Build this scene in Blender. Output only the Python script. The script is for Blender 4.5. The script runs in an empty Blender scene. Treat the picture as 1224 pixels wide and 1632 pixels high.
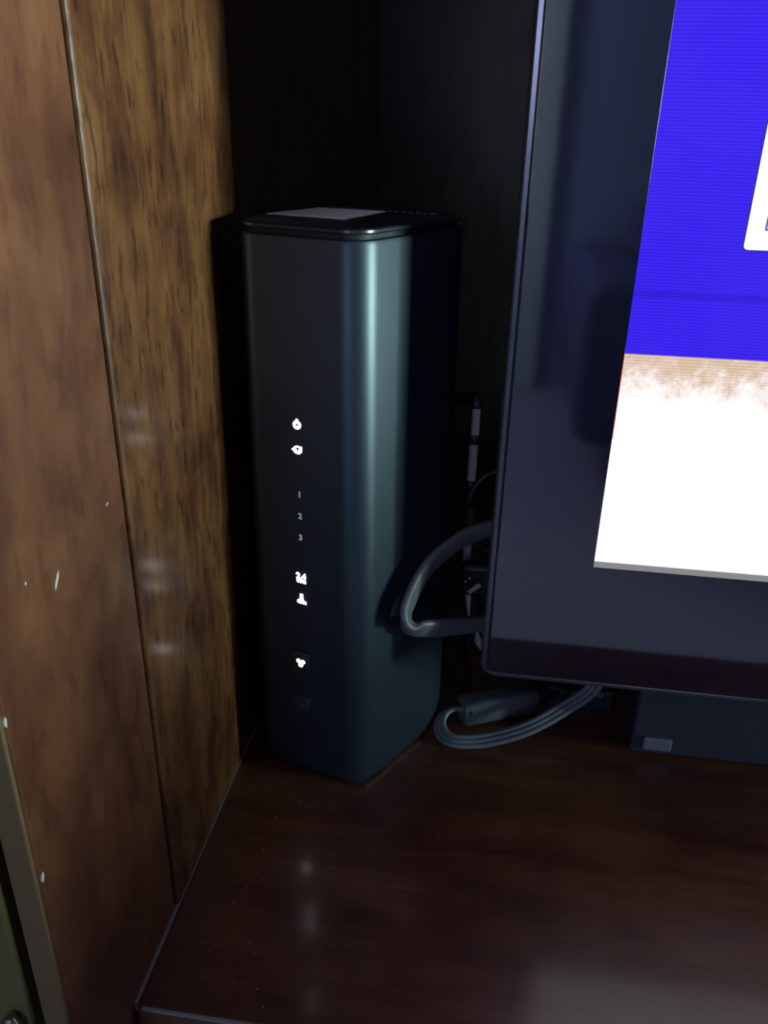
import bpy, bmesh, math, random
from mathutils import Vector, Matrix
random.seed(7)
S = bpy.context.scene
C = S.collection
R = math.radians

# ------------------------------------------------------------------ camera
FPX, PITCH, ROLL, YAW = 1330.24, 0.44673, 0.02142, 0.13499
fw = Vector((-math.sin(YAW)*math.cos(PITCH), math.cos(YAW)*math.cos(PITCH), -math.sin(PITCH)))
rt = Vector((math.cos(YAW), math.sin(YAW), 0)); up = rt.cross(fw)
r2 = rt*math.cos(ROLL) + up*math.sin(ROLL); u2 = -rt*math.sin(ROLL) + up*math.cos(ROLL)
cd = bpy.data.cameras.new('camera'); cam = bpy.data.objects.new('camera', cd); C.objects.link(cam)
cd.sensor_fit = 'VERTICAL'; cd.sensor_height = 36; cd.lens = FPX/1632*36
cd.clip_start = 0.01; cd.clip_end = 50
M = Matrix((r2, u2, -fw)).transposed().to_4x4(); M.translation = Vector((0.103, -0.1659, 0.2693))
cam.matrix_world = M
S.camera = cam

# ------------------------------------------------------------------ world, exposure
w = bpy.data.worlds.new('world'); S.world = w; w.use_nodes = True
w.node_tree.nodes['Background'].inputs[0].default_value = (.30, .40, .9, 1)
w.node_tree.nodes['Background'].inputs[1].default_value = .02
S.view_settings.view_transform = 'Standard'; S.view_settings.look = 'None'
S.view_settings.exposure = 0; S.view_settings.gamma = 1; S.view_settings.use_curve_mapping = False

# daylight through the window in the right-hand room wall
WX, WY, WZ, WW, WH = 2.42, -.41, .27, .50, .36
ld = bpy.data.lights.new('window_daylight', 'AREA'); ld.shape = 'RECTANGLE'; ld.size = WH; ld.size_y = WW
ld.energy = 20; ld.color = (.73, 1.0, 1.0); ld.spread = R(70)
lo_ = bpy.data.objects.new('window_daylight', ld); C.objects.link(lo_)
lo_.location = (WX+.06, WY, WZ); lo_.rotation_euler = (0, R(90), 0)
CEIL_FILL_POWER = 3.0                                               # added unseen ceiling fill for the room
FILL_LAMP_POWER = 13.0                                             # added unseen fill, brightens what the television frame mirrors
SCREEN_POWER = 1.05
LED_POWER = 6.0
FLOOR_Z = -0.62

# ------------------------------------------------------------------ materials
def mat(name, col, rough=.5, metal=0., spec=.5, coat=0., coat_r=.1, emit=None, es=0.):
    m = bpy.data.materials.new(name); m.use_nodes = True
    b = m.node_tree.nodes['Principled BSDF']
    b.inputs['Base Color'].default_value = (*col, 1); b.inputs['Roughness'].default_value = rough
    b.inputs['Metallic'].default_value = metal; b.inputs['Specular IOR Level'].default_value = spec
    b.inputs['Coat Weight'].default_value = coat; b.inputs['Coat Roughness'].default_value = coat_r
    if emit: b.inputs['Emission Color'].default_value = (*emit, 1); b.inputs['Emission Strength'].default_value = es
    return m
class NT:
    def __init__(s, m): s.t = m.node_tree; s.b = s.t.nodes['Principled BSDF']
    def n(s, typ, **kw):
        o = s.t.nodes.new(typ)
        for k, v in kw.items():
            if k in o.inputs: o.inputs[k].default_value = v
            else: setattr(o, k, v)
        return o
    def l(s, a, b): s.t.links.new(a, b)
    def math(s, op, a, b=None):
        o = s.t.nodes.new('ShaderNodeMath'); o.operation = op
        for i, v in enumerate((a, b)):
            if v is None: continue
            if isinstance(v, (int, float)): o.inputs[i].default_value = v
            else: s.l(v, o.inputs[i])
        return o.outputs[0]
    def ramp(s, fac, stops):
        o = s.t.nodes.new('ShaderNodeValToRGB'); e = o.color_ramp.elements
        while len(e) < len(stops): e.new(.5)
        for q, (p, c) in zip(e, stops): q.position = p; q.color = (*c, 1)
        s.l(fac, o.inputs[0]); return o.outputs[0]
    def mix(s, fac, a, b, bt='MIX'):
        o = s.t.nodes.new('ShaderNodeMix'); o.data_type = 'RGBA'; o.blend_type = bt
        for i, v in ((0, fac), (6, a), (7, b)):
            if isinstance(v, (int, float)): o.inputs[i].default_value = v
            elif isinstance(v, tuple): o.inputs[i].default_value = (*v, 1)
            else: s.l(v, o.inputs[i])
        return o.outputs[2]
def wood(name, stops, scale, blotch, rough=.34, coat=.6, coat_r=.2, bump=.05, pores=.6):
    m = mat(name, (.2, .1, .05), rough, coat=coat, coat_r=coat_r); t = NT(m)
    tc = t.n('ShaderNodeTexCoord')
    mp = t.n('ShaderNodeMapping'); mp.inputs['Scale'].default_value = scale; t.l(tc.outputs['Object'], mp.inputs[0])
    g = t.n('ShaderNodeTexNoise', Scale=1.0, Detail=8.0, Roughness=.62, Distortion=.4); t.l(mp.outputs[0], g.inputs['Vector'])
    b = t.n('ShaderNodeTexNoise', Scale=blotch, Detail=4.0, Roughness=.6); t.l(tc.outputs['Object'], b.inputs['Vector'])
    mp2 = t.n('ShaderNodeMapping'); mp2.inputs['Scale'].default_value = tuple(v*3.5 for v in scale); t.l(tc.outputs['Object'], mp2.inputs[0])
    f = t.n('ShaderNodeTexNoise', Scale=1.0, Detail=3.0, Roughness=.7); t.l(mp2.outputs[0], f.inputs['Vector'])
    fac = t.math('ADD', t.math('MULTIPLY', g.outputs[0], .6), t.math('MULTIPLY', b.outputs[0], .4))
    col = t.ramp(fac, stops)
    p = t.ramp(f.outputs[0], [(.0, (.25, .22, .2)), (.36, (.45, .40, .36)), (.47, (1, 1, 1)), (.66, (1, 1, 1)), (.74, (1.5, 1.5, 1.5))])
    col = t.mix(pores, col, p, 'MULTIPLY')
    t.l(col, t.b.inputs['Base Color'])
    bp = t.n('ShaderNodeBump', Strength=bump, Distance=.001); t.l(f.outputs[0], bp.inputs['Height']); t.l(bp.outputs[0], t.b.inputs['Normal'])
    rr = t.math('ADD', t.math('MULTIPLY', b.outputs[0], .25), rough-.12); t.l(rr, t.b.inputs['Roughness'])
    return m
W_SIDE = wood('stained_side_wood', [(.34, (0.0438, 0.0144, 0.0066)), (.45, (0.0995, 0.0342, 0.0121)), (.54, (0.1591, 0.0616, 0.0182)), (.66, (0.1989, 0.0903, 0.0339))], (85, 85, 22), 30, rough=.42, coat=.35, coat_r=.18, bump=.2, pores=.9)
W_STILE = wood('stained_stile_wood', [(.34, (0.0612, 0.0196, 0.0099)), (.45, (0.1136, 0.0385, 0.0169)), (.55, (0.1704, 0.0619, 0.0239)), (.66, (0.2272, 0.0944, 0.0393))], (34, 34, 14), 20, rough=.42, coat=.35, coat_r=.18, pores=.45, bump=.10)
W_SHELF = wood('stained_shelf_wood', [(.30, (0.0495, 0.0147, 0.0100)), (.45, (0.1122, 0.0368, 0.0220)), (.58, (0.1815, 0.0717, 0.0360)), (.75, (0.2475, 0.1213, 0.0560))], (7, 45, 45), 14, rough=.30, coat=.5, coat_r=.14, bump=.04, pores=.4)
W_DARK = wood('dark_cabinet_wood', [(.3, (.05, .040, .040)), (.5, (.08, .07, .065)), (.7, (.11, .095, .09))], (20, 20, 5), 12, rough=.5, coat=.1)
W_OLIVE = wood('olive_door_wood', [(.3, (.14, .11, .03)), (.6, (.18, .145, .042)), (.8, (.20, .165, .05))], (10, 10, 4), 10, rough=.5, coat=.1, pores=.1)
BAND = mat('edge_band_beige', (.17, .115, .042), .5)
GAP = mat('gap_dark', (.006, .005, .006), .9)
CAULK = mat('pale_joint', (.30, .29, .26), .7)
FLECK = mat('bare_chip', (.62, .58, .52), .7)
DUST = mat('dust', (.45, .42, .40), .8)
PLASTIC = mat('router_plastic', (.013, .021, .034), .43, spec=.9)
t = NT(PLASTIC); tc = t.n('ShaderNodeTexCoord'); nz = t.n('ShaderNodeTexNoise', Scale=1800.0, Detail=2.0); t.l(tc.outputs['Object'], nz.inputs['Vector'])
bp = t.n('ShaderNodeBump', Strength=.10, Distance=.0003); t.l(nz.outputs[0], bp.inputs['Height']); t.l(bp.outputs[0], t.b.inputs['Normal'])
for q in (PLASTIC,): q.node_tree.nodes['Principled BSDF'].inputs['Specular Tint'].default_value = (.80, .98, 1.0, 1)
CAPM = mat('router_cap_plastic', (.020, .024, .030), .30, spec=.6)
GROOVE = mat('groove_black', (.006, .007, .010), .6)
STICKER = mat('grey_sticker', (.42, .43, .43), .5)
t = NT(STICKER); tc = t.n('ShaderNodeTexCoord'); nz = t.n('ShaderNodeTexNoise', Scale=260.0, Detail=3.0); t.l(tc.outputs['Object'], nz.inputs['Vector'])
t.b.inputs['Sheen Weight'].default_value = 1; t.b.inputs['Sheen Roughness'].default_value = .5
t.l(t.ramp(nz.outputs[0], [(.35, (.55, .57, .57)), (.6, (.82, .84, .84))]), t.b.inputs['Base Color'])
LED = mat('led_white', (.8, .8, .8), .5, emit=(1, .98, 1), es=LED_POWER)
LEDDIM = mat('led_grey', (.55, .57, .62), .5, emit=(.8, .85, 1), es=.22)
LEDOFF = mat('icon_off', (.10, .11, .12), .6)
BUTTON = mat('button_plastic', (.022, .028, .036), .35, spec=1.0)
BEZEL = mat('gloss_black_bezel', (.008, .008, .016), .05, spec=.5); BEZEL.node_tree.nodes['Principled BSDF'].inputs['IOR'].default_value = 2.5
RIM = mat('tv_rim', (.16, .16, .18), .22, metal=.6, spec=1.0)
TVBACK = mat('tv_back', (.012, .012, .015), .5)
BOXM = mat('box_black', (.030, .037, .055), .45)
BADGE = mat('badge_grey', (.22, .24, .26), .35, metal=.3)
CABLE = mat('flat_cable_grey', (.13, .145, .155), .42)
CABLE2 = mat('ribbed_cable_grey', (.15, .18, .19), .40)
HOUS = mat('housing_grey', (.105, .125, .13), .34)
BLACKC = mat('black_cable', (.018, .02, .024), .45)
PALEC = mat('pale_cable', (.55, .50, .46), .5)
METAL = mat('metal_tab', (.75, .80, .78), .25, metal=1)
HINGE = mat('hinge_metal', (.35, .32, .24), .35, metal=1)
WALLM = mat('wall_paint', (.30, .31, .34), .8)
CEILM = mat('ceiling_paint', (.4, .4, .4), .9)
CARPET = mat('carpet', (.42, .38, .46), .95)
SOFA = mat('sofa_fabric', (.10, .10, .22), .9); CUSH = mat('seat_fabric', (.50, .44, .58), .9); FWALL = mat('front_wall_paint', (.46, .47, .66), .8)
DOORW = mat('door_paint', (.80, .85, .74), .5)
CLIGHT = mat('ceiling_fill_glass', (.9, .9, .9), .5, emit=(.5, .58, 1.0), es=CEIL_FILL_POWER)
SHADE = mat('fill_shade', (.8, .8, .8), .8, emit=(.52, .60, 1.0), es=FILL_LAMP_POWER)
STEEL = mat('lamp_steel', (.3, .3, .3), .35, metal=1)

# television picture: blue field, white dialog corner, sandy band, white field
SCX0, SCX1, SCZ0, SCZ1 = .1452, .845, .1164, .512
SCREEN = bpy.data.materials.new('television_picture'); SCREEN.use_nodes = True
t = NT(SCREEN); b = t.b
b.inputs['Base Color'].default_value = (.01, .01, .012, 1); b.inputs['Roughness'].default_value = .25
tc = t.n('ShaderNodeTexCoord'); sp = t.n('ShaderNodeSeparateXYZ'); t.l(tc.outputs['Object'], sp.inputs[0])
X, Z = sp.outputs[0], sp.outputs[2]
nz = t.n('ShaderNodeTexNoise', Scale=180.0, Detail=6.0, Roughness=.7); t.l(tc.outputs['Object'], nz.inputs['Vector'])
nl = t.n('ShaderNodeTexNoise', Scale=22.0, Detail=2.0); t.l(tc.outputs['Object'], nl.inputs['Vector'])
ln = t.math('MULTIPLY', t.math('SINE', t.math('MULTIPLY', Z, 2*math.pi/.00105)), .5)
ln = t.math('ADD', ln, .5)
blue = t.mix(ln, (.024, .004, .70), (.046, .012, .88))
blue = t.mix(t.math('MULTIPLY', nl.outputs[0], .35), blue, (.06, .035, .90))
# darker line low in the blue field
dk = t.math('LESS_THAN', t.math('ABSOLUTE', t.math('SUBTRACT', Z, .2165)), .0012)
blue = t.mix(t.math('MULTIPLY', dk, .45), blue, (.023, .004, .52))
sand_n = t.math('ADD', nz.outputs[0], t.math('MULTIPLY', t.math('SUBTRACT', Z, .189), -28.0))
sand = t.ramp(sand_n, [(.38, (.62, .42, .27)), (.5, (.72, .55, .45)), (.6, (.90, .80, .76)), (.72, (1, 1, 1))])
sand = t.mix(t.math('MULTIPLY', ln, .35), sand, (.95, .86, .84))
white = (1, .99, 1)
lower = t.mix(t.math('LESS_THAN', Z, .1775), sand, white)
edge = t.math('MULTIPLY', t.math('LESS_THAN', X, SCX0+.0006), t.math('GREATER_THAN', Z, .165))
lower = t.mix(edge, lower, (.95, .12, .10))
# white dialog with a thin dark outline, corner rounded
def dialog(x0, z0, r):
    dx = t.math('SUBTRACT', x0+r, X); dz = t.math('SUBTRACT', z0+r, Z)
    dx = t.math('MAXIMUM', dx, 0.0); dz = t.math('MAXIMUM', dz, 0.0)
    d = t.math('SQRT', t.math('ADD', t.math('MULTIPLY', dx, dx), t.math('MULTIPLY', dz, dz)))
    a = t.math('LESS_THAN', d, r)
    return t.math('MULTIPLY', a, t.math('LESS_THAN', Z, .318))
blue = t.mix(dialog(.1772, .2314, .0018), blue, (.02, .02, .25))
blue = t.mix(dialog(.1776, .2318, .0014), blue, (1, 1, 1))
def rect(x0, x1, z0, z1):
    a = t.math('MULTIPLY', t.math('GREATER_THAN', X, x0), t.math('LESS_THAN', X, x1))
    c = t.math('MULTIPLY', t.math('GREATER_THAN', Z, z0), t.math('LESS_THAN', Z, z1))
    return t.math('MULTIPLY', a, c)
blue = t.mix(rect(.1830, .1880, .2378, .2424), blue, (.10, .12, .35))
blue = t.mix(rect(.1836, .1874, .2384, .2418), blue, (.8, .85, 1))
pic = t.mix(t.math('LESS_THAN', Z, .1962), blue, lower)
t.l(pic, b.inputs['Emission Color']); b.inputs['Emission Strength'].default_value = SCREEN_POWER

# ------------------------------------------------------------------ mesh helpers
def obj(name, bm, m, parent=None, smooth=False):
    me = bpy.data.meshes.new(name); bm.normal_update(); bm.to_mesh(me); bm.free()
    o = bpy.data.objects.new(name, me); C.objects.link(o)
    me.materials.append(m)
    if smooth: me.shade_auto_smooth(angle=R(40)) if hasattr(me, 'shade_auto_smooth') else me.polygons.foreach_set('use_smooth', [True]*len(me.polygons))
    if parent: o.parent = parent
    return o
def smooth_by_angle(o, ang=40):
    me = o.data
    me.polygons.foreach_set('use_smooth', [True]*len(me.polygons))
    bm = bmesh.new(); bm.from_mesh(me)
    for e in bm.edges: e.smooth = (len(e.link_faces) == 2 and e.calc_face_angle(0) < R(ang))
    bm.to_mesh(me); bm.free(); return o
def empty(name, loc=(0, 0, 0), rz=0.):
    o = bpy.data.objects.new(name, None); C.objects.link(o); o.empty_display_size = .02
    o.location = loc; o.rotation_euler = (0, 0, rz); return o
def tag(o, label=None, cat=None, group=None, kind=None):
    for k, v in (('label', label), ('category', cat), ('group', group), ('kind', kind)):
        if v: o[k] = v
    return o
def box_bm(x0, x1, y0, y1, z0, z1, bev=0., seg=2):
    bm = bmesh.new(); bmesh.ops.create_cube(bm, size=1)
    for v in bm.verts: v.co = ((x0+x1)/2+v.co.x*(x1-x0), (y0+y1)/2+v.co.y*(y1-y0), (z0+z1)/2+v.co.z*(z1-z0))
    if bev: bmesh.ops.bevel(bm, geom=list(bm.edges), offset=bev, segments=seg, affect='EDGES', profile=.5)
    return bm
def rrect(hx, hy, r, n=8, cx=0, cy=0):
    r = max(1e-5, min(r, hx, hy)); out = []
    for k, (sx, sy) in enumerate(((1, 1), (-1, 1), (-1, -1), (1, -1))):
        for i in range(n+1):
            a = k*math.pi/2 + i/n*math.pi/2
            out.append((cx+sx*(hx-r)+r*math.cos(a), cy+sy*(hy-r)+r*math.sin(a)))
    return out
def loft(loops, cap0=True, cap1=True, close=False):
    bm = bmesh.new(); vs = [[bm.verts.new(p) for p in lp] for lp in loops]
    n = len(vs[0]); rng = range(len(vs)) if close else range(len(vs)-1)
    for k in rng:
        a, c = vs[k], vs[(k+1) % len(vs)]
        for i in range(n): bm.faces.new((a[i], a[(i+1) % n], c[(i+1) % n], c[i]))
    if not close:
        if cap0: bm.faces.new(vs[0][::-1])
        if cap1: bm.faces.new(vs[-1])
    bmesh.ops.recalc_face_normals(bm, faces=bm.faces); return bm
def prism_rr(hx, hy, r, rings, n=8, cx=0, cy=0):           # rings: (z, inset)
    return loft([[(x, y, z) for x, y in rrect(hx-i, hy-i, r-i if r-i > .0004 else .0004, n, cx, cy)] for z, i in rings])
def spline(pts, n=10):
    pts = [Vector(p) for p in pts]; P = [pts[0]*2-pts[1]] + pts + [pts[-1]*2-pts[-2]]; out = []
    for i in range(1, len(P)-2):
        a, b_, c, d = P[i-1:i+3]
        for k in range(n):
            s = k/n
            out.append(.5*((2*b_)+(c-a)*s+(2*a-5*b_+4*c-d)*s*s+(3*b_-a-3*c+d)*s**3))
    out.append(pts[-1]); return out
def sweep(path, prof, ref=Vector((0, 0, 1))):              # prof: 2D points (along ref, along side)
    loops = []
    for i, p in enumerate(path):
        tn = (path[min(i+1, len(path)-1)]-path[max(i-1, 0)]).normalized()
        rf = ref(i/(len(path)-1)) if callable(ref) else ref
        u = rf - tn*rf.dot(tn)
        u = u.normalized() if u.length > 1e-4 else tn.orthogonal().normalized()
        v = tn.cross(u)
        loops.append([tuple(p+u*a+v*b_) for a, b_ in prof])
    return loft(loops)
def ellipse(a, b_, n=12, pw=1.):
    o = []
    for i in range(n):
        c, s = math.cos(2*math.pi*i/n), math.sin(2*math.pi*i/n)
        o.append((a*math.copysign(abs(c)**pw, c), b_*math.copysign(abs(s)**pw, s)))
    return o
def cyl_bm(p0, p1, r, n=20, r1=None):
    p0, p1 = Vector(p0), Vector(p1); tn = (p1-p0).normalized(); u = tn.orthogonal().normalized(); v = tn.cross(u)
    r1 = r if r1 is None else r1
    return loft([[tuple(p+u*q*math.cos(a)+v*q*math.sin(a)) for a in [2*math.pi*i/n for i in range(n)]] for p, q in ((p0, r), (p1, r1))])
def text_mesh(name, s, size, m, parent, loc, rot, offset=0., ext=.0001, align='CENTER'):
    cu = bpy.data.curves.new(name+'_curve', 'FONT'); cu.body = s; cu.size = size; cu.align_x = align; cu.align_y = 'CENTER'
    cu.extrude = ext; cu.offset = offset; cu.resolution_u = 3
    tmp = bpy.data.objects.new(name+'_tmp', cu); C.objects.link(tmp)
    dg = bpy.context.evaluated_depsgraph_get()
    me = bpy.data.meshes.new_from_object(tmp.evaluated_get(dg)); me.name = name
    bpy.data.objects.remove(tmp); bpy.data.curves.remove(cu)
    o = bpy.data.objects.new(name, me); C.objects.link(o); me.materials.clear(); me.materials.append(m)
    o.parent = parent; o.location = loc; o.rotation_euler = rot; return o

# ------------------------------------------------------------------ the room around the cabinet
RX0, RX1, RY0, RY1, RZ1 = -1.6, WX, -2.6, .62, 1.8
def struct(name, bm, m): return tag(obj(name, bm, m), kind='structure')
struct('floor', box_bm(RX0, RX1, RY0, RY1, FLOOR_Z-.05, FLOOR_Z), CARPET)
struct('ceiling', box_bm(RX0, RX1, RY0, RY1, RZ1, RZ1+.05), CEILM)
struct('wall_left', box_bm(RX0-.1, RX0, RY0, RY1, FLOOR_Z, RZ1), WALLM)
wb = bmesh.new()
for y0, y1, z0, z1 in ((RY0, WY-WW/2, FLOOR_Z, RZ1), (WY+WW/2, RY1, FLOOR_Z, RZ1), (WY-WW/2, WY+WW/2, FLOOR_Z, WZ-WH/2), (WY-WW/2, WY+WW/2, WZ+WH/2, RZ1)):
    q = box_bm(RX1, RX1+.1, y0, y1, z0, z1); tm = bpy.data.meshes.new('tmp'); q.to_mesh(tm); q.free(); wb.from_mesh(tm); bpy.data.meshes.remove(tm)
struct('wall_right', wb, WALLM)
struct('window_1', loft([[(x, y, z) for y, z in rrect(WW/2+o, WH/2+o, .004, 2, WY, WZ)] for x, o in ((RX1-.02, 0), (RX1-.02, .05), (RX1, .05), (RX1, 0))], close=True), CEILM)
struct('wall_back', box_bm(RX0, RX1, RY1, RY1+.1, FLOOR_Z, RZ1), WALLM)
struct('wall_front', box_bm(RX0, RX1, RY0-.1, RY0, FLOOR_Z, RZ1), FWALL)

# ------------------------------------------------------------------ media cabinet
cab = tag(empty('media_cabinet', (0, 0, FLOOR_Z)), 'reddish-brown stained wooden media cabinet holding the router and television', 'cabinet')
def cpart(name, bm, m, parent=cab):
    o = obj(name, bm, m); o.parent = parent
    o.matrix_parent_inverse = Matrix.Translation((0, 0, -FLOOR_Z)) if parent is cab else Matrix.Identity(4)
    return o
CW, CD, CT = 1.30, .52, .74
SEAM = .0393
side = cpart('side_panel', box_bm(-.018, 0.0006, SEAM+.0007, CD, FLOOR_Z+.06, CT, .0011, 3), W_SIDE)
stile = cpart('front_stile', box_bm(-.0072, 0, -.0314, SEAM-.0007, FLOOR_Z+.06, CT, .0012, 3), W_STILE)
cpart('edge_band', box_bm(-.0072, -.0002, -.0326, -.0313, FLOOR_Z+.06, CT, .0005, 2), BAND)['label'] = 'beige front edge band'
cpart('seam_filler', box_bm(-.010, -.0022, SEAM-.002, SEAM+.002, FLOOR_Z+.07, CT-.01), GAP)
shelf = cpart('shelf', box_bm(.0009, CW-.001, 0, CD-.004, -.022, 0, .0012, 2), W_SHELF)
cpart('shelf_joint', box_bm(-.0004, .0009, .0012, .19, -.004, .00022), CAULK)
cpart('shelf_front_wear', box_bm(.003, .06, -.0002, .0007, -.0013, -.0001), CAULK)
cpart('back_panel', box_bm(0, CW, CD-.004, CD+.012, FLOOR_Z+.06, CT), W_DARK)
cpart('side_panel', box_bm(CW, CW+.018, -.032, CD, FLOOR_Z+.06, CT, .001), W_SIDE)
cpart('top_panel', box_bm(-.03, CW+.03, -.05, CD+.012, CT, CT+.03, .003), W_SIDE)
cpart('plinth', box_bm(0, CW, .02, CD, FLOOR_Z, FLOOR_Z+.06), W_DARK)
door = cpart('cabinet_door', box_bm(-.34, -.0106, -.0330, -.012, FLOOR_Z+.08, CT-.02, .0012), W_OLIVE)
cpart('door_gap_backing', box_bm(-.0106, -.0073, -.020, -.015, FLOOR_Z+.08, CT-.02), GAP)
hg = cpart('hinge', cyl_bm((-.0150, -.0350, .005), (-.0150, -.0350, .0415), .0030), HINGE)
cpart('hinge_cap', cyl_bm((-.0150, -.0350, .0415), (-.0150, -.0350, .0440), .0026, r1=.0012), HINGE)
# chips in the varnish: small raised slivers
for y, z, a, l, wd in ((-.0017, .1642, 35, .0052, .0011), (-.0300, .0945, 10, .0032, .0014), (.0282, .1711, 65, .0016, .0005), (-.0142, .1706, 20, .0010, .0006), (-.0310, .1443, 5, .0030, .0010)):
    bm = bmesh.new(); ca, sa = math.cos(R(a)), math.sin(R(a))
    top = [(-.5, .1), (-.2, -.5), (.3, -.4), (.5, .1), (.2, .5), (-.25, .4)]
    lo = [[(x, y + (q*wd)*ca + (p*l)*sa, z + (p*l)*ca - (q*wd)*sa) for p, q in top] for x in (-.0004, .00018)]
    bm.free(); cpart('varnish_chip', loft(lo), FLECK)
for y, z, l, wd in ((.0335, .0985, .020, .0030), (.0265, .0870, .016, .0026)):      # raised gouge ridges near the seam
    pth = spline([(0, y-.0016, z+l*.5), (0, y+.0006, z+l*.2), (0, y+.0010, z-l*.1), (0, y-.0012, z-l*.5)], 6); lo = []
    for i, q in enumerate(pth):
        k = math.sin(math.pi*(i+.15)/(len(pth)-.7))
        lo.append([(.0009*k*math.sin(2*math.pi*j/10)-.0003, q.y+wd*.5*k*math.cos(2*math.pi*j/10), q.z) for j in range(10)])
    smooth_by_angle(cpart('gouge_ridge', loft(lo), W_STILE), 70)
# dust on the shelf
bm = bmesh.new()
for i in range(70):
    x = abs(random.gauss(0, .035))+.003 if i < 45 else random.uniform(.02, .3); y = random.uniform(.004, .10) if i < 45 else random.uniform(.01, .15)
    if y > .10 and x < .105: continue
    s = random.choice((.00012, .00016, .0002, .00026)); a = random.uniform(0, 6.28); e = random.uniform(1, 2.4)
    c, sn = math.cos(a), math.sin(a)
    q = [(x+c*e*s*u-sn*s*v, y+sn*e*s*u+c*s*v) for u, v in ((-1, 0), (0, -1), (1, 0), (0, 1))]
    b0 = [bm.verts.new((*p, .0)) for p in q]; tp = bm.verts.new((x, y, s*1.2))
    for k in range(4): bm.faces.new((b0[k], b0[(k+1) % 4], tp))
dust = cpart('dust', bm, DUST, cab); tag(dust, kind='stuff', label='pale dust specks')

# ------------------------------------------------------------------ router
PH = R(-16); RH = .235
ax = Vector((math.cos(PH), math.sin(PH), 0)); dp = Vector((-math.sin(PH), math.cos(PH), 0))
RW, RD = .0490, .0753; FL_OUT = RD*math.tan(R(15))
FR = Vector((.0571, .1087, 0)); ctr = FR - ax*RW/2 + dp*RD/2
ro = tag(empty('wifi_router', ctr, PH), 'tall black wifi router tower with lit white status icons', 'router')
HX, HY = RW/2, RD/2
def plan(inset, n=12):                                     # trapezoid plan that widens to the back, corners rounded
    pts = [Vector((HX, -HY)), Vector((HX+FL_OUT, HY)), Vector((-HX-FL_OUT, HY)), Vector((-HX, -HY))]
    rad = [.0115, .020, .020, .0095]
    L = len(pts); nrm = []
    for i in range(L):
        e = (pts[(i+1) % L]-pts[i]).normalized(); nrm.append(Vector((-e.y, e.x)))   # inward (ccw)
    o = []
    for i in range(L):
        p, na, nb = pts[i], nrm[i-1], nrm[i]
        k = (na+nb)/(1+na.dot(nb)); r = rad[i]; c = p+k*r
        a0 = math.atan2(-na.y, -na.x); a1 = math.atan2(-nb.y, -nb.x)
        while a1 < a0: a1 += 2*math.pi
        for j in range(n+1):
            a = a0+(a1-a0)*j/n; o.append((c.x+(r-inset)*math.cos(a), c.y+(r-inset)*math.sin(a)))
    return o
def rprism(rings): return loft([[(x*(1-.05*(z/RH-.5)), y, z) for x, y in plan(i)] for z, i in rings])
smooth_by_angle(obj('body', rprism([(.0, .0022), (.0012, .0007), (.004, .0), (.2300, 0), (.2312, .0004), (.2316, .0014)]), PLASTIC, ro))
smooth_by_angle(obj('cap_groove', rprism([(.2300, .0022), (.2336, .0022)]), GROOVE, ro))
cap = smooth_by_angle(obj('top_cap', rprism([(.2332, .0012), (.2338, .0007), (.2346, .0008), (.2351, .0016), (.2350, .0026), (.2348, .0032)]), CAPM, ro))
# vent slots in the cap
for k in range(16):
    u = -.021 + k*.0030
    obj('vent_slot', box_bm(u, u+.0018, .0222, .0232, .2347, .23515, .0001, 1), HOUS, cap)
def loc2(wx, wy):
    d = Vector((wx, wy, 0))-ctr; return d.dot(ax), d.dot(dp)
lab = [(.0147, .1477), (.0283, .1744), (.0560, .1687), (.0457, .1394)]
lp = [loc2(*q) for q in lab]
obj('sticker', loft([[(x, y, z) for x, y in lp] for z in (.2347, .23505)]), STICKER, ro)['label'] = 'pale grey sticker on top'
# back connectors
for z in (.05, .075, .10, .125):
    obj('port', box_bm(-.008, .008, HY-.0008, HY+.0010, z-.007, z+.007, .0006), GROOVE, ro)
# icons on the front: u to the right, v up, relative to a centre
FY = -HY
UX = HX-.0262
def icon(name, shapes, m, u, z, parent=ro, y=FY):
    bm = bmesh.new()
    for poly in shapes:
        n = len(poly)
        a = [bm.verts.new((u+p, y-.00012, z+q)) for p, q in poly]; c = [bm.verts.new((u+p, y+.0002, z+q)) for p, q in poly]
        bm.faces.new(a)
        for i in range(n): bm.faces.new((a[i], a[(i+1) % n], c[(i+1) % n], c[i]))
    bmesh.ops.recalc_face_normals(bm, faces=bm.faces)
    return obj(name, bm, m, parent)
def ring(r0, r1, a0=0, a1=360, n=28, sx=1, sy=1):
    out = []
    for i in range(n):
        a, c = R(a0+(a1-a0)*i/n), R(a0+(a1-a0)*(i+1)/n)
        out.append([(sx*r0*math.cos(a), sy*r0*math.sin(a)), (sx*r1*math.cos(a), sy*r1*math.sin(a)), (sx*r1*math.cos(c), sy*r1*math.sin(c)), (sx*r0*math.cos(c), sy*r0*math.sin(c))])
    return out
def rc(x0, x1, y0, y1): return [(x0, y0), (x1, y0), (x1, y1), (x0, y1)]
def disc(cx, cy, r, n=16, sx=1, sy=1): return [(cx+sx*r*math.cos(2*math.pi*i/n), cy+sy*r*math.sin(2*math.pi*i/n)) for i in range(n)]
icon('power_icon', ring(.00055, .0017) + [rc(-.00045, .00045, .0014, .0023)], LED, UX, .1655)
icon('globe_icon', ring(.0011, .0018, sx=1.05, sy=.9) + [rc(-.0018, -.0004, -.0003, .0003), rc(.0004, .0018, -.0003, .0003), rc(-.0003, .0003, -.0014, -.0005), [(-.0026, 0), (-.0015, -.0008), (-.0015, .0008)], rc(.0010, .0018, .0002, .0015)], LED, UX, .1557)
RX90 = (R(90), 0, 0)
for s, z in (('1', .1375), ('2', .1284), ('3', .1191)):
    text_mesh('indicator_digit', s, .0034, LEDDIM, ro, (UX+.0003, FY-.00003, z), RX90, .00010)
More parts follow.
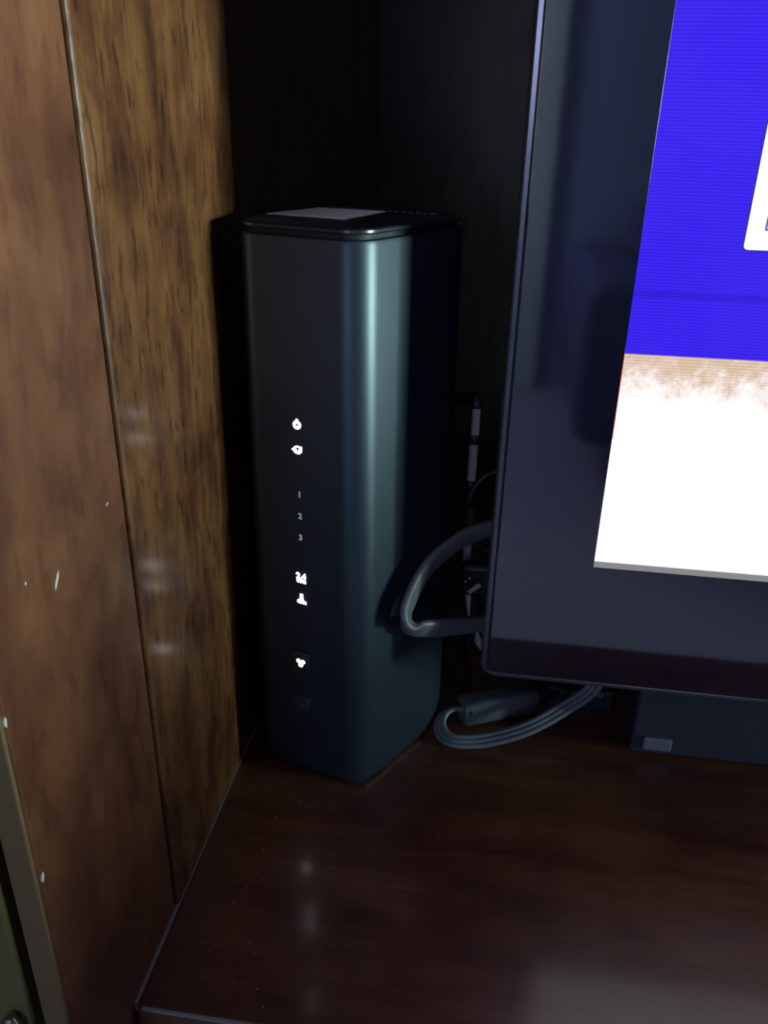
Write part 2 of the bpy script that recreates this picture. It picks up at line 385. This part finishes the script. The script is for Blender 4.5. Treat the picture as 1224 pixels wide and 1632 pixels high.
b24 = text_mesh('band_icon', '2.4', .0036, LED, ro, (UX, FY-.00003, .1017), RX90, .00016)
text_mesh('band_unit', 'GHz', .0022, LED, b24, (0, -.0022, 0), (0, 0, 0), .00014)
b5 = text_mesh('band_icon', '5', .0036, LED, ro, (UX, FY-.00003, .0920), RX90, .00016)
text_mesh('band_unit', 'GHz', .0022, LED, b5, (0, -.0022, 0), (0, 0, 0), .00014)
BU = HX-.0270
def button(z):
    g = smooth_by_angle(obj('button', loft([[(BU+x, yy, z+q) for x, q in rrect(.0043-i, .0045-i, .0007, 4)] for yy, i in ((FY+.0006, 0), (FY-.0003, 0), (FY-.0007, .0006))]), BUTTON, ro))
    return g
obj('button_recess', loft([[(BU+x, yy, .0605+q) for x, q in rrect(.0047, .0049, .0009, 4)] for yy in (FY+.0005, FY-.00004)]), GROOVE, ro)
obj('button_recess', loft([[(BU+x, yy, .0375+q) for x, q in rrect(.0047, .0049, .0009, 4)] for yy in (FY+.0005, FY-.00004)]), GROOVE, ro)
b1 = button(.0605); b2 = button(.0375)
icon('pair_icon', [disc(-.0010, .0008, .0010), disc(.0011, .0007, .0010), disc(0, -.0010, .0011), disc(0, 0, .0009)], LED, BU-.0001, .0600, b1, FY-.0007)
icon('protect_icon', [rc(-.0014, .0012, .0005+k*.0007-.0007, .0008+k*.0007-.0007) for k in range(3)], LEDOFF, BU, .0370, b2, FY-.0007)

# ------------------------------------------------------------------ television
TX0, TZ0, TY = .1054, .0588, .12
TX1, TZ1 = .884, .556
tv = tag(empty('television', ((TX0+TX1)/2, .40, 0)), 'glossy black framed television showing a blue and white picture', 'television')
def tpart(name, bm, m, parent=tv):
    o = obj(name, bm, m); o.parent = parent
    if parent is tv: o.matrix_parent_inverse = Matrix.Translation((-(TX0+TX1)/2, -.40, 0))
    return o
def tl(x0, x1, z0, z1, r, y, n=6): return [(x, y, z) for x, z in rrect((x1-x0)/2, (z1-z0)/2, r, n, (x0+x1)/2, (z0+z1)/2)]
def out(i, y, r=.0065): return tl(TX0+i, TX1-i, TZ0+i, TZ1-i, max(r-i, .0008), y)
OX0, OX1, OZ0, OZ1 = .1449, .8446, .1149, .5116
bez = tpart('bezel', loft([tl(OX0, OX1, OZ0, OZ1, .0004, TY+.0062), tl(OX0, OX1, OZ0, OZ1, .0004, TY+.00012), tl(OX0-.0001, OX1+.0001, OZ0-.0001, OZ1+.0001, .0006, TY), out(.0034, TY), out(.0031, TY+.0003), out(.0031, TY+.0062)], close=True), BEZEL)
smooth_by_angle(bez, 30)
rim = tpart('rim', loft([out(.0031, TY+.0070), out(.0031, TY+.0012), out(.0024, TY+.0006), out(.0010, TY+.0008), out(.0003, TY+.0016), out(0, TY+.0030), out(0, TY+.020), out(.003, TY+.022), out(.006, TY+.022), out(.006, TY+.0070)], close=True), RIM)
smooth_by_angle(rim, 35)
tpart('screen', box_bm(SCX0-.0004, SCX1+.0004, TY+.005, TY+.0075, SCZ0-.0016, SCZ1), SCREEN)
tpart('rear_housing', loft([out(.006, TY+.0078), out(.006, TY+.022), out(.05, TY+.034), out(.09, TY+.052)]), TVBACK)
tpart('stand_neck', box_bm(.42, .57, TY+.05, TY+.075, .06, .28, .004), TVBACK)
nk = bmesh.new()
tpart('stand_arm', box_bm(.44, .55, TY+.06, .44, .052, .072, .004), TVBACK)
tpart('stand_post', box_bm(.44, .55, .40, .44, .010, .06, .003), TVBACK)
tpart('stand_foot', box_bm(.30, .69, .345, .50, 0, .012, .004), TVBACK)
nk.free()

# ------------------------------------------------------------------ box under the television
BX0, BX1, BY0, BY1 = .1780, .60, .1525, .325
sb = tag(empty('set_top_box', ((BX0+BX1)/2, (BY0+BY1)/2, 0)), 'black box with a small grey badge under the television', 'set-top box')
def spart(name, bm, m, parent=sb):
    o = obj(name, bm, m); o.parent = parent; o.matrix_parent_inverse = Matrix.Translation((-(BX0+BX1)/2, -(BY0+BY1)/2, 0)); return o
spart('casing', box_bm(BX0, BX1, BY0, BY1, .0015, .046, .0012, 3), BOXM)
for x in (BX0+.02, BX1-.03):
    for y in (BY0+.02, BY1-.03): spart('foot', cyl_bm((x, y, 0), (x, y, .0016), .008), BOXM)
spart('badge', box_bm(.1834, .1962, BY0-.0012, BY0+.001, .0044, .0112, .0005, 2), BADGE)['label'] = 'small grey badge'

# ------------------------------------------------------------------ flat looping cable between router and television
fc = spline([(.165, .185, .122), (.1363, .165, .1165), (.1028, .150, .1118), (.0900, .140, .1084), (.0805, .130, .1015), (.0752, .122, .0915), (.0745, .1195, .0850), (.0775, .1215, .0790), (.0855, .128, .0755), (.1042, .148, .0665), (.1313, .168, .0585), (.165, .185, .052)], 12)
fco = tag(empty('looping_flat_cable', (.165, .185, 0)), 'dark grey flat cable looping out from behind the television edge', 'cable')
o = obj('cable_sheath', sweep(fc, ellipse(.0053, .0018, 14, .6), lambda s: Vector((-.15, -.55, .8))), CABLE); smooth_by_angle(o, 60)
o.parent = fco; o.matrix_parent_inverse = Matrix.Translation((-.165, -.185, 0))

# ------------------------------------------------------------------ ribbed three-strand cable with inline housing
av = tag(empty('ribbed_adapter_cable', (.115, .170, 0)), 'three-strand ribbed grey cable with inline housing on the shelf beside the router', 'cable')
def apart(name, bm, m):
    o = obj(name, bm, m); o.parent = av; o.matrix_parent_inverse = Matrix.Translation((-.115, -.170, 0)); return o
HA, HB = Vector((.0985, .1610, .0074)), Vector((.1335, .1775, .0078))
hd = (HB-HA).normalized(); hs = hd.cross(Vector((0, 0, 1))).normalized(); hu = Vector((0, 0, 1))
def hloop(s, hw, hh, r, zc=None):
    c = HA + (HB-HA)*s
    return [tuple(c+hs*x+hu*y) for x, y in rrect(hw, hh, r, 6)]
hbm = loft([hloop(0, .0052, .0060, .0030), hloop(.03, .0060, .0068, .0034), hloop(.97, .0060, .0070, .0034), hloop(1, .0052, .0061, .0030)])
smooth_by_angle(apart('housing', hbm, HOUS), 45)
def hp(s, x, z): return HA+(HB-HA)*s+hs*x+hu*z
def hbox(s0, s1, z0, z1, x0, x1): return loft([[tuple(hp(s, x, z)) for x, z in ((x0, z0), (x1, z0), (x1, z1), (x0, z1))] for s in (s0, s1)])
apart('latch_hole', hbox(.045, .085, .0012, .0038, .0050, .0062), GROOVE)
for s0 in (.70, .76, .82, .88): apart('moulded_mark', hbox(s0, s0+.035, -.0040, -.0014, .0050, .0063), HOUS)
smooth_by_angle(apart('strain_relief', loft([[tuple(HB+hd*e+hs*x+hu*y) for x, y in rrect(q, q, q*.9, 5)] for e, q in ((-.001, .0036), (.008, .0032), (.0085, .0024), (.018, .0022))]), BLACKC), 40)
tailp = spline([HB+hd*.017, HB+hd*.030+Vector((0, .006, -.001)), (.168, .222, .004), (.171, .26, .0025), (.166, .33, .0025)], 8)
smooth_by_angle(apart('tail_cable', sweep(tailp, ellipse(.0021, .0021, 10)), BLACKC), 60)
base = spline([(.1000, .1617, .0080), (.0950, .1605, .0088), (.0905, .1570, .0078), (.0890, .1520, .0050), (.0915, .1470, .0030), (.0985, .1445, .0026), (.1120, .1470, .0035), (.1297, .1510, .0092), (.1465, .1600, .0160), (.1600, .1660, .0265), (.1670, .1730, .0480), (.173, .188, .085), (.19, .21, .13)], 10)
for k in (-1, 0, 1):
    pth = []
    for i, p in enumerate(base):
        tn = (base[min(i+1, len(base)-1)]-base[max(i-1, 0)]).normalized()
        sd = tn.cross(Vector((0, 0, 1))); sd = sd.normalized() if sd.length > .05 else Vector((1, 0, 0))
        upv = sd.cross(tn)
        q = p + (sd*.72 + upv*(-.55))*(k*.0024)
        q.z = max(q.z, .0015)
        pth.append(q)
    smooth_by_angle(apart('strand', sweep(pth, ellipse(.00135, .00135, 10)), CABLE2), 60)

# ------------------------------------------------------------------ things in the gap behind the router
pb = tag(empty('power_brick', (.158, .195, 0)), 'flat black power brick lying on the shelf behind the ribbed cable', 'power adapter')
o = obj('casing', box_bm(-.0175, .0150, -.014, .020, 0, .0125, .0014, 3), BLACKC, pb)
for k in range(4): obj('ridge', box_bm(-.012+k*.006, -.0085+k*.006, -.0144, -.0136, .009, .0118, .0002, 1), HOUS, pb)
hc = spline([(.0949, .200, .1490), (.0949, .200, .1440), (.0949, .200, .1365), (.0947, .2, .1193), (.0948, .2, .0913), (.097, .205, .05), (.110, .222, .0028), (.15, .27, .0024)], 8)
hco = tag(empty('hanging_grey_cable', (.105, .225, 0)), 'pale grey cable hanging in the gap between router and television', 'cable')
def hpart(name, bm, m):
    o = obj(name, bm, m); o.parent = hco; o.matrix_parent_inverse = Matrix.Translation((-.105, -.225, 0)); return smooth_by_angle(o, 50)
hpart('cable_sheath', sweep(hc, ellipse(.0013, .0021, 12, .7), Vector((0, 1, 0))), PALEC)
bt = spline([(.068, .1905, .136), (.072, .199, .1420), (.083, .2035, .1500), (.0915, .2020, .1530), (.0946, .2002, .1510), (.0949, .200, .1485)], 8)
hpart('cable_boot', sweep(bt, ellipse(.0017, .0024, 12, .7), Vector((0, 1, 0))), BLACKC)
for z, h in ((.1335, .0045), (.1060, .014)): hpart('shadow_band', loft([[(.0948+q*.0028*math.cos(a), .2+q*.0022*math.sin(a), z+dz) for a in [2*math.pi*i/12 for i in range(12)]] for dz, q in ((-h/2, .9), (-h/2+.0004, 1), (h/2-.0004, 1), (h/2, .9))]), BLACKC)  # black bands put in for the shadows that break up the pale cable
arc = spline([(.165, .205, .123), (.1150, .196, .1215), (.1034, .194, .1195), (.0986, .193, .1154), (.0952, .192, .1096), (.0945, .192, .100), (.098, .192, .085), (.12, .20, .07), (.16, .205, .062)], 8)
o = tag(obj('curled_black_cable', sweep(arc, ellipse(.0014, .0014, 10)), BLACKC), 'thin black cable curling behind the hanging grey cable', 'cable'); smooth_by_angle(o, 60)
cp = tag(empty('cable_plug', (.0985, .180, .0)), 'black cable plug with a bright metal tab behind the looping cable', 'plug')
def ppart(name, bm, m):
    o = obj(name, bm, m); o.parent = cp; o.matrix_parent_inverse = Matrix.Translation((-.0985, -.180, 0)); return o
ppart('plug_body', box_bm(.0935, .108, .184, .192, .058, .0755, .0025, 3), BLACKC)
tb = Vector((.0975, .1832, .0612)); td = Vector((.0052, 0, .0052))
ppart('metal_tab', loft([[tuple(p+Vector((-a, b_, a))) for a, b_ in ((-.0008, -.0006), (.0008, -.0006), (.0008, .0010), (-.0008, .0010))] for p in (tb, tb+td)]), METAL)
for x, z in ((.0958, .0672), (.0975, .0692)): ppart('contact_pin', cyl_bm((x, .1830, z), (x, .1845, z), .0006, 10), METAL)
pc = spline([(.1005, .190, .060), (.1005, .197, .035), (.099, .209, .012), (.098, .24, .002), (.10, .32, .002)], 8)
smooth_by_angle(ppart('plug_cable', sweep(pc, ellipse(.0018, .0018, 10)), BLACKC), 60)

# ------------------------------------------------------------------ the room behind the camera with lights and furniture added for gloss and shading
n = 32
cl = tag(empty('ceiling_fill', (.9, -1.5, RZ1-.06)), 'round ceiling fill light added unseen to brighten the room', 'lamp')  # added light, lifts the room mirrored in the bezel
smooth_by_angle(obj('diffuser', loft([[(r*math.cos(2*math.pi*i/n), r*math.sin(2*math.pi*i/n), z) for i in range(n)] for r, z in ((.05, -.04), (.13, -.025), (.17, .02), (.17, .04))]), CLIGHT, cl), 40)
obj('mount', cyl_bm((0, 0, .04), (0, 0, .06), .18, 32), STEEL, cl)
so = tag(empty('added_sofa', (1.34, -2.1, FLOOR_Z)), 'dark blue fabric sofa put in unseen for reflections in the television frame', 'added_sofa')  # added seating, shaped to give the bezel its dark reflection
obj('seat', box_bm(-.85, .85, -.30, .40, .12, .36, .05, 3), CUSH, so); obj('backrest', box_bm(-.85, .85, -.46, -.22, .12, .66, .06, 3), SOFA, so)
for s in (-1, 1): obj('armrest', box_bm(s*.93-.10, s*.93+.10, -.46, .40, .10, .52, .05, 3), SOFA, so)
for sx in (-.9, .9):
    for sy in (-.38, .32): obj('leg', cyl_bm((sx, sy, 0), (sx, sy, .13), .025), STEEL, so)
dr = tag(obj('added_door_1', box_bm(-.55, .235, RY0, RY0+.04, FLOOR_Z, 1.35, .004), DOORW), kind='structure')  # added pale slab, gives the bezel's left edge a bright reflected strip

ch = tag(empty('blocker_chair', (1.12, -.34, FLOOR_Z)), 'dark armchair put in unseen to shade the lower cabinet', 'blocker_chair')  # added out of view, its back blocks low window light
obj('backrest', box_bm(-.07, .03, -.27, .29, .20, .217-FLOOR_Z, .02, 3), SOFA, ch)
obj('seat', box_bm(.0, .50, -.20, .20, .22, .42, .04, 3), SOFA, ch)
for q in (-1, 1): obj('armrest', box_bm(-.02, .50, q*.235-.035, q*.235+.035, .20, .56, .02, 3), SOFA, ch)
for x in (-.03, .46):
    for y in (-.24, .24): obj('leg', cyl_bm((x, y, 0), (x, y, .21), .02), STEEL, ch)

fl = tag(empty('fill_lamp', (-.40, -2.2, FLOOR_Z)), 'unseen drum-shaded fill light added to brighten the mirrored room', 'lamp')  # added light for the far wall that the bezel reflects
smooth_by_angle(obj('fill_shade', loft([[(r*math.cos(2*math.pi*i/n), r*math.sin(2*math.pi*i/n), z) for i in range(n)] for r, z in ((.17, .98), (.14, 1.24), (.137, 1.24), (.167, .98))], close=True), SHADE, fl), 40)
smooth_by_angle(obj('pole', cyl_bm((0, 0, .02), (0, 0, 1.1), .011), STEEL, fl), 40)
smooth_by_angle(obj('base', cyl_bm((0, 0, 0), (0, 0, .022), .13, 32, .12), STEEL, fl), 40)
